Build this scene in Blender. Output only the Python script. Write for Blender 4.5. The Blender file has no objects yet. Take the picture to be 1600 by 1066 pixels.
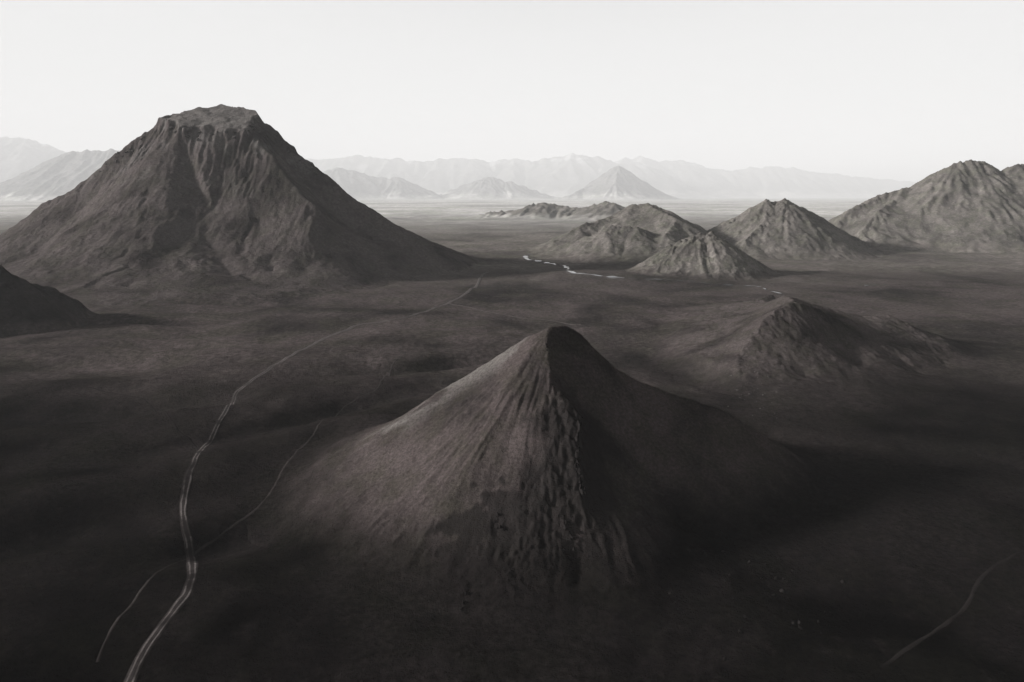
import bpy, bmesh, math, random
import numpy as np
from mathutils import Vector, Matrix
from mathutils.bvhtree import BVHTree

# ------------------------------------------------------------------ camera
scene = bpy.context.scene
coll = scene.collection
CAM_H = 200.0
PITCH = math.radians(12.01)
cd = bpy.data.cameras.new("camera")
cam = bpy.data.objects.new("camera", cd)
coll.objects.link(cam)
cam.location = (0, 0, CAM_H)
cam.rotation_euler = (math.pi / 2 - PITCH, 0, 0)
cd.sensor_width = 36.0
cd.lens = 23.985
cd.clip_start = 1.0
cd.clip_end = 260000.0
scene.camera = cam

# ------------------------------------------------------------------ sky and sun
SUN_EL = math.radians(17.5)
SUN_AZ = math.radians(-93.0)          # from +Y (view axis) towards -X (left)
SUN_DIR = Vector((math.sin(SUN_AZ) * math.cos(SUN_EL), math.cos(SUN_AZ) * math.cos(SUN_EL), math.sin(SUN_EL)))
world = bpy.data.worlds.new("World")
scene.world = world
world.use_nodes = True
nt = world.node_tree
nt.nodes.clear()
wo = nt.nodes.new("ShaderNodeOutputWorld")
bg = nt.nodes.new("ShaderNodeBackground")
sky = nt.nodes.new("ShaderNodeTexSky")
sky.sky_type = 'NISHITA'
sky.sun_disc = False
sky.sun_elevation = SUN_EL
sky.sun_rotation = SUN_AZ
sky.altitude = 300.0
sky.air_density = 1.0
sky.dust_density = 1.5
sky.ozone_density = 1.0
bw = nt.nodes.new("ShaderNodeRGBToBW")
nt.links.new(sky.outputs[0], bw.inputs[0])
SKY_STRENGTH = 0.066
SKY_LIMIT = 2.44
mn = nt.nodes.new("ShaderNodeMath")
mn.operation = 'SMOOTH_MIN'           # thin even cloud: the low sky is one flat white
mn.inputs[1].default_value = SKY_LIMIT
mn.inputs[2].default_value = 1.0
nt.links.new(bw.outputs[0], mn.inputs[0])
nt.links.new(mn.outputs[0], bg.inputs[0])
bg.inputs[1].default_value = SKY_STRENGTH
nt.links.new(bg.outputs[0], wo.inputs[0])

sd = bpy.data.lights.new("sun", 'SUN')
sun = bpy.data.objects.new("sun", sd)
coll.objects.link(sun)
sd.energy = 5.0
sd.angle = math.radians(5.0)
sd.color = (1.0, 0.965, 0.945)
sun.rotation_euler = SUN_DIR.to_track_quat('Z', 'Y').to_euler()
sun.location = SUN_DIR * 3000

vs = scene.view_settings
vs.view_transform = 'Standard'
vs.look = 'None'
vs.exposure = 2.32
vs.gamma = 1.0
vs.use_curve_mapping = False
cy = scene.cycles
cy.volume_bounces = 2
cy.max_bounces = 6
cy.diffuse_bounces = 2
cy.use_denoising = True

# ------------------------------------------------------------------ helpers
CP, SP = math.cos(PITCH), math.sin(PITCH)

def at(px, py, Y):
    """world point at distance Y seen at photograph pixel (px, py)"""
    dy = 1066 * CP + (533 - py) * SP
    dz = -1066 * SP + (533 - py) * CP
    s = Y / dy
    return ((px - 800) * s, Y, CAM_H + dz * s)

def gp(px, py, z=0.0):
    """where the line of sight through pixel (px, py) meets the level z"""
    dy = 1066 * CP + (533 - py) * SP
    dz = -1066 * SP + (533 - py) * CP
    k_ = (z - CAM_H) / dz
    return ((px - 800) * k_, dy * k_, z)

def L(*pp):
    return [at(*p) for p in pp]

def ss(a, b, x):
    t = np.clip((x - a) / (b - a), 0, 1)
    return t * t * (3 - 2 * t)

def _hash(ix, iy, seed):
    n = (ix.astype(np.uint32) * np.uint32(374761393) + iy.astype(np.uint32) * np.uint32(668265263)
         + np.uint32((seed * 2246822519) & 0xffffffff))
    n = (n ^ (n >> np.uint32(13))) * np.uint32(1274126177)
    n = n ^ (n >> np.uint32(16))
    n = n * np.uint32(2654435761)
    return (n ^ (n >> np.uint32(15)))

def perlin(x, y, seed=0):
    x = np.asarray(x, np.float64); y = np.asarray(y, np.float64)
    x0 = np.floor(x); y0 = np.floor(y)
    fx = (x - x0); fy = (y - y0)
    ix = x0.astype(np.int64); iy = y0.astype(np.int64)
    u = fx * fx * fx * (fx * (fx * 6 - 15) + 10)
    v = fy * fy * fy * (fy * (fy * 6 - 15) + 10)
    def g(dx, dy):
        h = _hash(ix + dx, iy + dy, seed).astype(np.float32) * np.float32(2 * math.pi / 4294967296.0)
        return np.cos(h) * (fx - dx) + np.sin(h) * (fy - dy)
    a = g(0, 0); b = g(1, 0); c = g(0, 1); d = g(1, 1)
    return ((a + (b - a) * u) * (1 - v) + (c + (d - c) * u) * v) * 1.5

def fbm(x, y, wl, octv=4, seed=0, gain=0.5):
    s = 0; a = 1.0; f = 1.0 / wl
    for i in range(octv):
        s = s + a * perlin(x * f + 17.3 * i, y * f - 9.1 * i, seed + i)
        a *= gain; f *= 2.03
    return s

def ridged(x, y, wl, octv=3, seed=0, gain=0.5):
    s = 0; a = 1.0; f = 1.0 / wl; tot = 0
    for i in range(octv):
        s = s + a * (1 - np.abs(perlin(x * f + 5.7 * i, y * f + 3.3 * i, seed + i)) * 1.6)
        tot += a
        a *= gain; f *= 2.1
    return s / tot

def smax(a, b, k):
    h = np.maximum(k - np.abs(a - b), 0) / k
    return np.maximum(a, b) + h * h * k * 0.25

def smin(a, b, k):
    return -smax(-a, -b, k)

def poly_dist(x, y, pts):
    """nearest point of a 3-D polyline in plan: distance, height there, nearest x, y, side"""
    best = None
    for (x0, y0, z0), (x1, y1, z1) in zip(pts[:-1], pts[1:]):
        dx, dy = x1 - x0, y1 - y0
        L2 = dx * dx + dy * dy + 1e-9
        t = np.clip(((x - x0) * dx + (y - y0) * dy) / L2, 0, 1)
        qx = x0 + t * dx; qy = y0 + t * dy
        d = np.hypot(x - qx, y - qy)
        z = z0 + t * (z1 - z0)
        side = (dx * (y - y0) - dy * (x - x0))
        if best is None:
            best = [d, z, qx, qy, side]
        else:
            m = d < best[0]
            for i, v in enumerate((d, z, qx, qy, side)):
                best[i] = np.where(m, v, best[i])
    return best

def erode(Z, n_batch, batches, steps, seed, K=3.0, rate=0.3, dep=0.25, inertia=0.25, cell=1.0):
    """rain runs down the slopes in rills: droplets carry scree from the steep ground to the foot"""
    rng = np.random.default_rng(seed)
    ny, nx = Z.shape
    z = (Z / cell).ravel().astype(np.float64).copy()
    N = nx * ny
    for bt in range(batches):
        px = rng.uniform(1, nx - 3, n_batch); py = rng.uniform(1, ny - 3, n_batch)
        dx = np.zeros(n_batch); dy = np.zeros(n_batch)
        sed = np.zeros(n_batch); spd = np.ones(n_batch); wat = np.ones(n_batch)
        def samp(px, py):
            ix = px.astype(np.int64); iy = py.astype(np.int64)
            u = px - ix; v = py - iy
            i = iy * nx + ix
            a, b, c, d = z[i], z[i + 1], z[i + nx], z[i + nx + 1]
            h = a * (1 - u) * (1 - v) + b * u * (1 - v) + c * (1 - u) * v + d * u * v
            return i, u, v, h, (b - a) * (1 - v) + (d - c) * v, (c - a) * (1 - u) + (d - b) * u
        i, u, v, h, gx, gy = samp(px, py)
        for st in range(steps):
            dx = dx * inertia - gx * (1 - inertia); dy = dy * inertia - gy * (1 - inertia)
            L = np.hypot(dx, dy) + 1e-9
            dx /= L; dy /= L
            px = np.clip(px + dx, 1, nx - 3); py = np.clip(py + dy, 1, ny - 3)
            j, u2, v2, h2, gx2, gy2 = samp(px, py)
            dh = h2 - h
            cap = np.maximum(-dh, 0.005) * spd * wat * K
            up = dh > 0
            over = sed > cap
            drop = np.where(up, np.minimum(dh, sed), np.where(over, (sed - cap) * dep, 0))
            take = np.where(up | over, 0, np.minimum((cap - sed) * rate, np.maximum(-dh, 0) * 0.5))
            sed += take - drop
            q = drop - take
            acc = np.zeros(N)
            for off, w in ((0, (1 - u) * (1 - v)), (1, u * (1 - v)), (nx, (1 - u) * v), (nx + 1, u * v)):
                acc += np.bincount(i + off, weights=q * w, minlength=N)
            z += np.clip(acc, -0.25, 0.25)
            spd = np.sqrt(np.maximum(spd * spd * 0.8 - dh * 1.5, 0.05))
            wat *= 0.985
            i, u, v, h, gx, gy = j, u2, v2, h2, gx2, gy2
    out = z.reshape(ny, nx) * cell
    D = out - Z
    # rills a little wider than one cell
    P = np.pad(D, 1, mode='edge')
    D = 0.4 * D + 0.6 * (P[:-2, 1:-1] + P[2:, 1:-1] + P[1:-1, :-2] + P[1:-1, 2:]) / 4
    return Z + D

def inside(x, y, poly):
    c = np.zeros(x.shape, bool)
    for (x0, y0, *_), (x1, y1, *_) in zip(poly, poly[1:] + poly[:1]):
        m = ((y0 > y) != (y1 > y))
        c ^= m & (x < (x1 - x0) * (y - y0) / (y1 - y0 + 1e-12) + x0)
    return c

def membrane(X, Y, lines, ring, fills=(), k=16.0, passes=1):
    """slopes strung between crest and gully lines (each with its own heights) down to the foot line"""
    ny, nx = X.shape
    x0, y0 = X[0, 0], Y[0, 0]; st = X[0, 1] - X[0, 0]; sty = Y[1, 0] - Y[0, 0]
    pts = []
    for ln in list(lines) + [ring + ring[:1]]:
        for a, b in zip(ln[:-1], ln[1:]):
            n = max(2, int(math.hypot(b[0] - a[0], b[1] - a[1]) / (st * 0.5)))
            for t in np.arange(n) / n:
                pts.append((a[0] + (b[0] - a[0]) * t, a[1] + (b[1] - a[1]) * t, a[2] + (b[2] - a[2]) * t))
        pts.append(ln[-1])
    P = np.array(pts)
    prev = None
    for f in (16, 8, 4, 2, 1):
        mx = (nx - 1) // f + 1; my = (ny - 1) // f + 1
        ix = np.clip(np.rint((P[:, 0] - x0) / (st * f)).astype(int), 0, mx - 1)
        iy = np.clip(np.rint((P[:, 1] - y0) / (sty * f)).astype(int), 0, my - 1)
        w = np.bincount(iy * mx + ix, minlength=mx * my); v = np.bincount(iy * mx + ix, weights=P[:, 2], minlength=mx * my)
        xs = x0 + np.arange(mx) * st * f; ys = y0 + np.arange(my) * sty * f
        XX, YY = np.meshgrid(xs, ys)
        fix = (w > 0).reshape(my, mx); val = np.where(fix, (v / np.maximum(w, 1)).reshape(my, mx), 0)
        for poly, fn in fills:
            m = inside(XX, YY, poly) & ~fix
            val = np.where(m, fn(XX, YY), val); fix = fix | m
        out = ~inside(XX, YY, ring) & ~fix
        val = np.where(out, -25.0, val); fix = fix | out
        if prev is None:
            Z = np.full((my, mx), val[fix].mean())
        else:
            r = np.clip(np.arange(my) / 2, 0, prev.shape[0] - 1); c = np.clip(np.arange(mx) / 2, 0, prev.shape[1] - 1)
            i = np.minimum(r.astype(int), prev.shape[0] - 2); j = np.minimum(c.astype(int), prev.shape[1] - 2)
            u = (r - i)[:, None]; q = (c - j)[None]
            Z = prev[i][:, j] * (1 - u) * (1 - q) + prev[i + 1][:, j] * u * (1 - q) + prev[i][:, j + 1] * (1 - u) * q + prev[i + 1][:, j + 1] * u * q
        Z = np.where(fix, val, Z)
        for it in range(400 if f >= 8 else 150 if f >= 2 else 60):
            A = Z.copy()
            A[1:-1, 1:-1] = (Z[:-2, 1:-1] + Z[2:, 1:-1] + Z[1:-1, :-2] + Z[1:-1, 2:]) * 0.25
            Z = np.where(fix, val, A)
        prev = Z
    # soften the creases by about one cell
    for _ in range(passes):
        Q = np.pad(Z, 1, mode='edge')
        Z = 0.5 * Z + 0.125 * (Q[:-2, 1:-1] + Q[2:, 1:-1] + Q[1:-1, :-2] + Q[1:-1, 2:])
    return Z - k * (1 - ss(-k, 3.0 * k, Z)) * 1.15          # runs out level at the foot

class Ridge:
    """a crest line with scree slopes falling away on both sides"""
    def __init__(s, pts, slope=0.68, slope2=None, concave=0.0, flutes=((30, 4),), rc=30, start=6, seed=1, crag=None, warp=0.3):
        s.warp = warp
        s.pts = pts; s.slope = slope; s.slope2 = slope2; s.concave = concave
        s.flutes = flutes; s.rc = rc; s.start = start; s.seed = seed; s.crag = crag
    def height(s, x, y):
        # each segment descends from its own crest point, so try every segment and keep the highest
        out = None
        for a, b in zip(s.pts[:-1], s.pts[1:]):
            d, z, qx, qy, side = poly_dist(x, y, [a, b])
            sl = s.slope if s.slope2 is None else np.where(side > 0, s.slope, s.slope2)
            h = z - sl * d
            if s.concave:
                dq = np.minimum(d, 0.2 * s.slope / s.concave)      # eases off, never climbs again
                h = z - sl * dq + s.concave * dq * dq - (sl - 2 * s.concave * dq) * (d - dq)
            ux = (x - qx) / (d + 1e-6); uy = (y - qy) / (d + 1e-6)
            if out is None:
                out = [h, d, qx, qy, ux, uy]
            else:
                m = h > out[0]
                for i, v in enumerate((h, d, qx, qy, ux, uy)):
                    out[i] = np.where(m, v, out[i])
        h, d, qx, qy, ux, uy = out
        grow = ss(0, s.start * 4, d)
        for j, (wl, amp) in enumerate(s.flutes):
            cx = qx + ux * (s.rc + 0.10 * d); cyy = qy + uy * (s.rc + 0.10 * d)
            wv = fbm(x, y, wl * 4, 2, s.seed + 40 + j) * wl * s.warp
            n = 1 - np.abs(perlin((cx + wv) / wl, (cyy - wv) / wl, s.seed + j)) * 2.0
            h = h + amp * (n - 0.55) * grow
        if s.crag:
            wl, amp, reach = s.crag
            h = h + amp * (ridged(x, y, wl, 4, s.seed + 70) - 0.6) * (1 - ss(0, reach, d))
        return h

def ground_noise(x, y):
    r = np.hypot(x, y)
    g = 6.0 * fbm(x * 0.75, y * 1.15, 260, 3, 11) * ss(100, 330, r)
    g = g + 2.1 * fbm(x, y * 1.3, 75, 4, 21) * (1 - ss(1500, 5000, r))
    near = 1 - ss(700, 1800, r)
    u = x * 0.82 + y * 0.57; v = -x * 0.57 + y * 0.82
    g = g + 2.2 * (ridged(u * 0.35, v, 48, 3, 27) - 0.6) * near * ss(-0.3, 0.4, fbm(x, y, 300, 2, 28))
    g = g + 0.30 * fbm(x, y, 12, 3, 26) * (1 - ss(500, 1200, r))
    g = g + 5.0 * fbm(x, y, 900, 2, 31) * ss(900, 2600, r)
    return g

# low swells and hollows of the plain: centre, radii, rotation, height
MOUNDS = []
def mound(px, py, rx, ry, rot, h):
    p = gp(px, py)
    MOUNDS.append((p[0], p[1], rx, ry, math.radians(rot), h))

def ground_z(x, y):
    g = ground_noise(x, y)
    for (cx, cyy, rx, ry, ro, h) in MOUNDS:
        c, s = math.cos(ro), math.sin(ro)
        u = ((x - cx) * c + (y - cyy) * s) / rx
        v = (-(x - cx) * s + (y - cyy) * c) / ry
        q = u * u + v * v
        g = g + h * np.exp(-q)
    return g

def mesh_object(name, verts, faces, mat, parent=None, smooth=True):
    me = bpy.data.meshes.new(name)
    verts = np.asarray(verts, np.float32)
    faces = np.asarray(faces, np.int32)
    nf, k = faces.shape
    me.vertices.add(len(verts)); me.vertices.foreach_set("co", verts.ravel())
    me.loops.add(nf * k); me.loops.foreach_set("vertex_index", faces.ravel())
    me.polygons.add(nf)
    me.polygons.foreach_set("loop_start", np.arange(0, nf * k, k, dtype=np.int32))
    me.polygons.foreach_set("loop_total", np.full(nf, k, np.int32))
    me.polygons.foreach_set("use_smooth", np.full(nf, smooth, bool))
    me.update(calc_edges=True)
    if mat: me.materials.append(mat)
    o = bpy.data.objects.new(name, me)
    coll.objects.link(o)
    if parent: o.parent = parent
    return o

def tag(o, label=None, cat=None, group=None, kind=None):
    if label: o["label"] = label
    if cat: o["category"] = cat
    if group: o["group"] = group
    if kind: o["kind"] = kind
    return o

def attr(o, name, vals):
    a = o.data.attributes.new(name, 'FLOAT', 'POINT')
    a.data.foreach_set("value", np.asarray(vals, np.float32))

def grid_faces(nx, ny):
    i = np.arange((ny - 1) * (nx - 1))
    r, c = i // (nx - 1), i % (nx - 1)
    a = r * nx + c
    return np.stack([a, a + 1, a + nx + 1, a + nx], 1)

LAND = []     # height grids of the landforms, for laying things on them

def landform(name, label, hfun, x0, x1, y0, y1, step, mat, k=14.0, eps=0.15, cat='mountain', masks=None, rain=None, rain_amt=1.0, fade=1.4):
    """a mountain or hill: heights on a square grid, cut off where it meets the plain"""
    nx = int((x1 - x0) / step) + 1; ny = int((y1 - y0) / step) + 1
    X, Y = np.meshgrid(np.linspace(x0, x1, nx), np.linspace(y0, y1, ny))
    g = ground_z(X, Y)
    H = hfun(X, Y)
    F = smax(g, g * 0.6 + H, k)
    if rain:
        F0 = F
        F = erode(F, *rain, cell=step)
        lift = ss(0.5, 3.0, (F0 - g) / (eps * 4))
        F = F0 + (F - F0) * lift * (rain_amt(X, Y) if callable(rain_amt) else rain_amt)
    keep = (F - g) > eps
    Z = F - eps * 1.6
    faces = grid_faces(nx, ny)
    kf = keep.ravel()
    faces = faces[kf[faces].any(axis=1)]
    used = np.unique(faces)
    remap = np.full(nx * ny, -1, np.int64); remap[used] = np.arange(len(used))
    V = np.stack([X.ravel(), Y.ravel(), Z.ravel()], 1)[used]
    o = mesh_object(name, V, remap[faces], mat)
    tag(o, label, cat, kind='structure')
    up = (F - g) / k + 0.55 * fbm(X, Y, k * 2.2, 4, 611)
    attr(o, "hill", ss(0.2, fade, up).ravel()[used])
    LAND.append((x0, y0, (x1 - x0) / (nx - 1), (y1 - y0) / (ny - 1), np.where(keep, Z, -1e6)))
    if masks:
        for nm, fn in masks.items():
            attr(o, nm, fn(X, Y, Z, H).ravel()[used])
    return o

# ------------------------------------------------------------------ materials
def new_mat(name):
    m = bpy.data.materials.new(name); m.use_nodes = True
    t = m.node_tree; t.nodes.clear()
    out = t.nodes.new("ShaderNodeOutputMaterial")
    b = t.nodes.new("ShaderNodeBsdfPrincipled")
    t.links.new(b.outputs[0], out.inputs[0])
    b.inputs["Specular IOR Level"].default_value = 0.0
    b.inputs["Roughness"].default_value = 0.95
    return m, t, b

class NB:
    def __init__(s, t): s.t = t
    def n(s, typ, **kw):
        nd = s.t.nodes.new(typ)
        for k_, v in kw.items(): setattr(nd, k_, v)
        return nd
    def l(s, a, b): s.t.links.new(a, b)
    def pos(s, scale=(1, 1, 1), rotz=0.0):
        g = s.n("ShaderNodeNewGeometry"); m = s.n("ShaderNodeMapping")
        m.inputs["Scale"].default_value = scale
        m.inputs["Rotation"].default_value = (0, 0, rotz)
        s.l(g.outputs["Position"], m.inputs[0]); return m.outputs[0]
    def noise(s, vec, scale, detail=4, rough=0.55, dist=0.0):
        n = s.n("ShaderNodeTexNoise"); n.inputs["Scale"].default_value = scale
        n.inputs["Detail"].default_value = detail; n.inputs["Roughness"].default_value = rough
        n.inputs["Distortion"].default_value = dist
        s.l(vec, n.inputs["Vector"]); return n.outputs[0]
    def ramp(s, fac, stops):
        r = s.n("ShaderNodeValToRGB"); e = r.color_ramp.elements
        e[0].position, e[0].color = stops[0][0], (*stops[0][1], 1)
        e[1].position, e[1].color = stops[-1][0], (*stops[-1][1], 1)
        for p, c in stops[1:-1]:
            k_ = e.new(p); k_.color = (*c, 1)
        s.l(fac, r.inputs[0]); return r.outputs[0]
    def mapr(s, v, a, b, c=0.0, d=1.0):
        m = s.n("ShaderNodeMapRange"); m.interpolation_type = 'SMOOTHSTEP'
        for i, q in enumerate((a, b, c, d)): m.inputs[i + 1].default_value = q
        s.l(v, m.inputs[0]); return m.outputs[0]
    def mix(s, fac, a, b, mode='MIX'):
        m = s.n("ShaderNodeMix", data_type='RGBA', blend_type=mode)
        if isinstance(fac, (int, float)): m.inputs[0].default_value = fac
        else: s.l(fac, m.inputs[0])
        for i, q in ((6, a), (7, b)):
            if isinstance(q, tuple): m.inputs[i].default_value = (*q, 1)
            else: s.l(q, m.inputs[i])
        return m.outputs[2]
    def math(s, op, a, b=None):
        m = s.n("ShaderNodeMath", operation=op)
        for i, q in enumerate((a, b)):
            if q is None: continue
            if isinstance(q, (int, float)): m.inputs[i].default_value = q
            else: s.l(q, m.inputs[i])
        return m.outputs[0]
    def attr(s, name):
        a = s.n("ShaderNodeAttribute"); a.attribute_name = name; return a.outputs["Fac"]
    def bump(s, b, h, dist, strength=1.0):
        n = s.n("ShaderNodeBump"); n.inputs["Strength"].default_value = strength
        n.inputs["Distance"].default_value = dist
        s.l(h, n.inputs["Height"]); s.l(n.outputs[0], b.inputs["Normal"])

ASH = (0.046, 0.038, 0.037)
DARK = (0.017, 0.0155, 0.015)
PALE = (0.072, 0.067, 0.063)
MOSS = (0.034, 0.035, 0.028)

ALB = 0.84
def terrain_mat(name, big=150, mid=50, fine=4, bump_d=1.0, ash=ASH, dark=DARK, pale=PALE, pale_amt=0.35, snow=False, use_masks=False):
    """black sand, ash and thin moss; on slopes (hill attribute) the plain's cover gives way to scree"""
    m, t, b = new_mat(name); N = NB(t)
    p = N.pos()
    def cover(big, mid, fine, ash, dark, pale_amt, con=1.0):
        ash = tuple(v * ALB for v in ash); dark = tuple(v * ALB for v in dark)
        c = N.ramp(N.noise(p, 1 / big, 5, 0.58, 0.5), [(0.38, dark), (0.52, ash), (0.68, tuple(v * 1.3 for v in ash))])
        c = N.mix(N.mapr(N.noise(p, 1 / mid, 6, 0.62, 0.2), 0.42, 0.66, 0, 0.6), c, (ash[0] * 0.72, ash[1] * 0.80, ash[2] * 0.66))
        c = N.mix(N.mapr(N.noise(p, 1 / (mid * 0.4), 7, 0.7), 0.56, 0.72, 0, pale_amt), c, tuple(v * 1.9 for v in ash))
        f = N.noise(p, 1 / fine, 7, 0.75)
        c = N.mix(1.0, c, N.ramp(f, [(0.28, (1 - 0.5 * con,) * 3), (0.5, (1.0,) * 3), (0.74, (1 + 0.7 * con,) * 3)]), 'MULTIPLY')
        h = N.math('ADD', N.noise(p, 1 / (fine * 0.7), 8, 0.75), N.math('MULTIPLY', N.noise(p, 1 / (fine * 4), 5, 0.6), 1.2))
        return c, f, N.math('MULTIPLY', h, fine)
    # the plain: black sand, ash; near gloom and far haze painted in by distance
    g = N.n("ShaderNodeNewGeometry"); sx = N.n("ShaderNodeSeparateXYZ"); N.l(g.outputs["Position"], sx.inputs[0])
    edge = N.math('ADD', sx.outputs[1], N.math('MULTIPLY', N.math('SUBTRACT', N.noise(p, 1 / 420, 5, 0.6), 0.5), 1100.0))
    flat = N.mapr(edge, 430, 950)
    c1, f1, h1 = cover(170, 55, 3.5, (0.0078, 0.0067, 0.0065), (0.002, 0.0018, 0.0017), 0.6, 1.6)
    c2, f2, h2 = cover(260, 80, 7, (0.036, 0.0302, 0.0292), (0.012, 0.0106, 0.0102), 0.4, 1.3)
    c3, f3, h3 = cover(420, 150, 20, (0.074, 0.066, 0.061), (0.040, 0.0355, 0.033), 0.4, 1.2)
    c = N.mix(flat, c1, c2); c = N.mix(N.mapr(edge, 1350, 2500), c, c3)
    c4, f4, h4 = cover(2600, 900, 150, (0.30, 0.292, 0.284), (0.18, 0.175, 0.17), 0.4)  # pale far tone stands in for haze over the distant plain
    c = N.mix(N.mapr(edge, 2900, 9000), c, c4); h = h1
    if name != "plain":
        cs, fs_, hs = cover(big, mid, fine, ash, dark, pale_amt)
        if use_masks:
            cs = N.mix(N.math('MULTIPLY', N.attr("pale"), N.mapr(fs_, 0.35, 0.6, 0.35, 0.95)), cs, pale)
            cs = N.mix(N.math('MULTIPLY', N.attr("rock"), 0.85), cs, (0.010, 0.009, 0.0087))
        if snow:
            hi = N.mapr(sx.outputs[2], 2200, 4200)
            pt = N.mapr(N.noise(N.pos((1, 1, 2)), 1 / 3200, 5, 0.6), 0.55, 0.64)
            cs = N.mix(N.math('MULTIPLY', hi, pt), cs, (0.24, 0.243, 0.246))
        hf = N.attr("hill")
        c = N.mix(hf, c, cs)
        h = N.math('ADD', N.math('MULTIPLY', h1, N.math('SUBTRACT', 1.0, hf)), N.math('MULTIPLY', hs, hf))
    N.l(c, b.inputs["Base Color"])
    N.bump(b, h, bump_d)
    return m

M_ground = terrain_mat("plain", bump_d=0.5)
M_peak = terrain_mat("cinder_slope", 60, 22, 2.0, 0.55, ash=(0.036, 0.030, 0.029), dark=(0.018, 0.0157, 0.0152), use_masks=True)
M_table = terrain_mat("tuff_scree", 130, 50, 7, 0.45, ash=(0.041, 0.035, 0.034), dark=(0.017, 0.0143, 0.0138), pale=(0.088, 0.083, 0.079), use_masks=True)
M_hill = terrain_mat("hill_scree", 110, 40, 8, 0.3, ash=(0.070, 0.064, 0.059), dark=(0.042, 0.0385, 0.0355))
M_dark = terrain_mat("dark_scree", 70, 24, 3, 0.28, ash=(0.034, 0.029, 0.028), dark=(0.013, 0.0113, 0.011))
M_bank = terrain_mat("bank_shade", 60, 24, 4, 0.4, ash=(0.016, 0.0138, 0.0134), dark=(0.007, 0.0061, 0.006))  # shade of the bank put into a darker scree colour
M_far = terrain_mat("far_rock", 2400, 800, 180, 0.2, ash=(0.095, 0.093, 0.091), dark=(0.075, 0.0735, 0.072), snow=True)

# ------------------------------------------------------------------ the plain
mound(1592, 912, 11, 11, 0, 2.2)
mound(1592, 912, 6, 6, 0, -3)
mound(40, 830, 70, 22, 25, -12.15)
mound(120, 770, 90, 24, 22, 5.4)
mound(130, 640, 140, 26, 12, -12.15)
mound(120, 600, 150, 22, 8, 5.4)
mound(360, 830, 34, 20, 35, -10.125)
mound(300, 800, 40, 30, 30, 2.7)
mound(520, 640, 150, 20, 42, -14.175)
mound(700, 565, 120, 24, 30, -16.2)
mound(450, 620, 140, 26, 40, 4.05)
mound(890, 432, 190, 90, 0, 12.15)
mound(100, 565, 150, 40, -5, -12.15)
mound(300, 487, 60, 14, 0, -10.125)
mound(220, 502, 90, 16, 5, -10.125)
mound(330, 474, 90, 12, 0, -10.125)
mound(200, 480, 80, 14, 5, -8.1)
mound(230, 538, 90, 14, 0, -8.1)
mound(1000, 500, 120, 30, 0, 5.4)

ang = np.concatenate([np.linspace(-180, -50, 36)[:-1], np.linspace(-50, 50, 690), np.linspace(50, 180, 36)[1:]])
ang = np.radians(ang)
rad = np.concatenate([[2.0, 40, 90, 130], np.geomspace(160, 123000, 730)])
A, R_ = np.meshgrid(ang, rad)
GX, GY = R_ * np.sin(A), R_ * np.cos(A)
GZ = ground_z(GX, GY)
ground = mesh_object("ground", np.stack([GX.ravel(), GY.ravel(), GZ.ravel()], 1), grid_faces(len(ang), len(rad))[:, ::-1], M_ground)
tag(ground, "dark undulating plain of volcanic ash running to the horizon", "ground", kind='structure')

# ------------------------------------------------------------------ foreground pyramid peak
APEX = at(859, 514, 460)
PEAK_LINES = [
    L((859, 514, 460), (854, 530, 452), (856, 560, 438), (862, 602, 420), (882, 624, 409), (905, 643, 402), (906, 700, 380), (911, 760, 360), (906, 850, 333), (902, 905, 316)),      # sharp crest
    L((859, 514, 460), (882, 513, 464), (906, 523, 466), (930, 547, 467), (960, 575, 468), (1000, 598, 472), (1060, 620, 474), (1140, 648, 468), (1200, 688, 462), (1255, 728, 456)),                                  # right skyline
    L((859, 514, 460), (820, 530, 467), (760, 566, 471), (680, 613, 466), (600, 672, 452), (510, 742, 428)),                                                                       # left skyline
    L((845, 530, 454), (820, 560, 442), (780, 640, 408), (730, 730, 376), (680, 820, 347), (655, 880, 329)),                                                                       # lit face
    L((842, 640, 402), (815, 700, 381), (800, 745, 367), (778, 830, 338), (735, 915, 312)),                                                                                        # hollow left of the crest
    L((905, 555, 457), (950, 640, 434), (1000, 720, 411), (1050, 800, 386), (1072, 832, 376)),                                                                                                       # black face
    [APEX, (22, 500, 86), (14, 545, 46), (8, 585, 14)],
]
PEAK_FOOT = [gp(*p) for p in ((385, 815), (460, 875), (550, 925), (650, 965), (725, 990), (830, 1015), (930, 1015), (1050, 985), (1160, 925), (1250, 850), (1320, 765))] + [
    (272, 488, 0), (215, 565, 0), (110, 610, 0), (0, 622, 0), (-100, 600, 0), (-175, 545, 0), (-198, 470, 0)]
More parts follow.
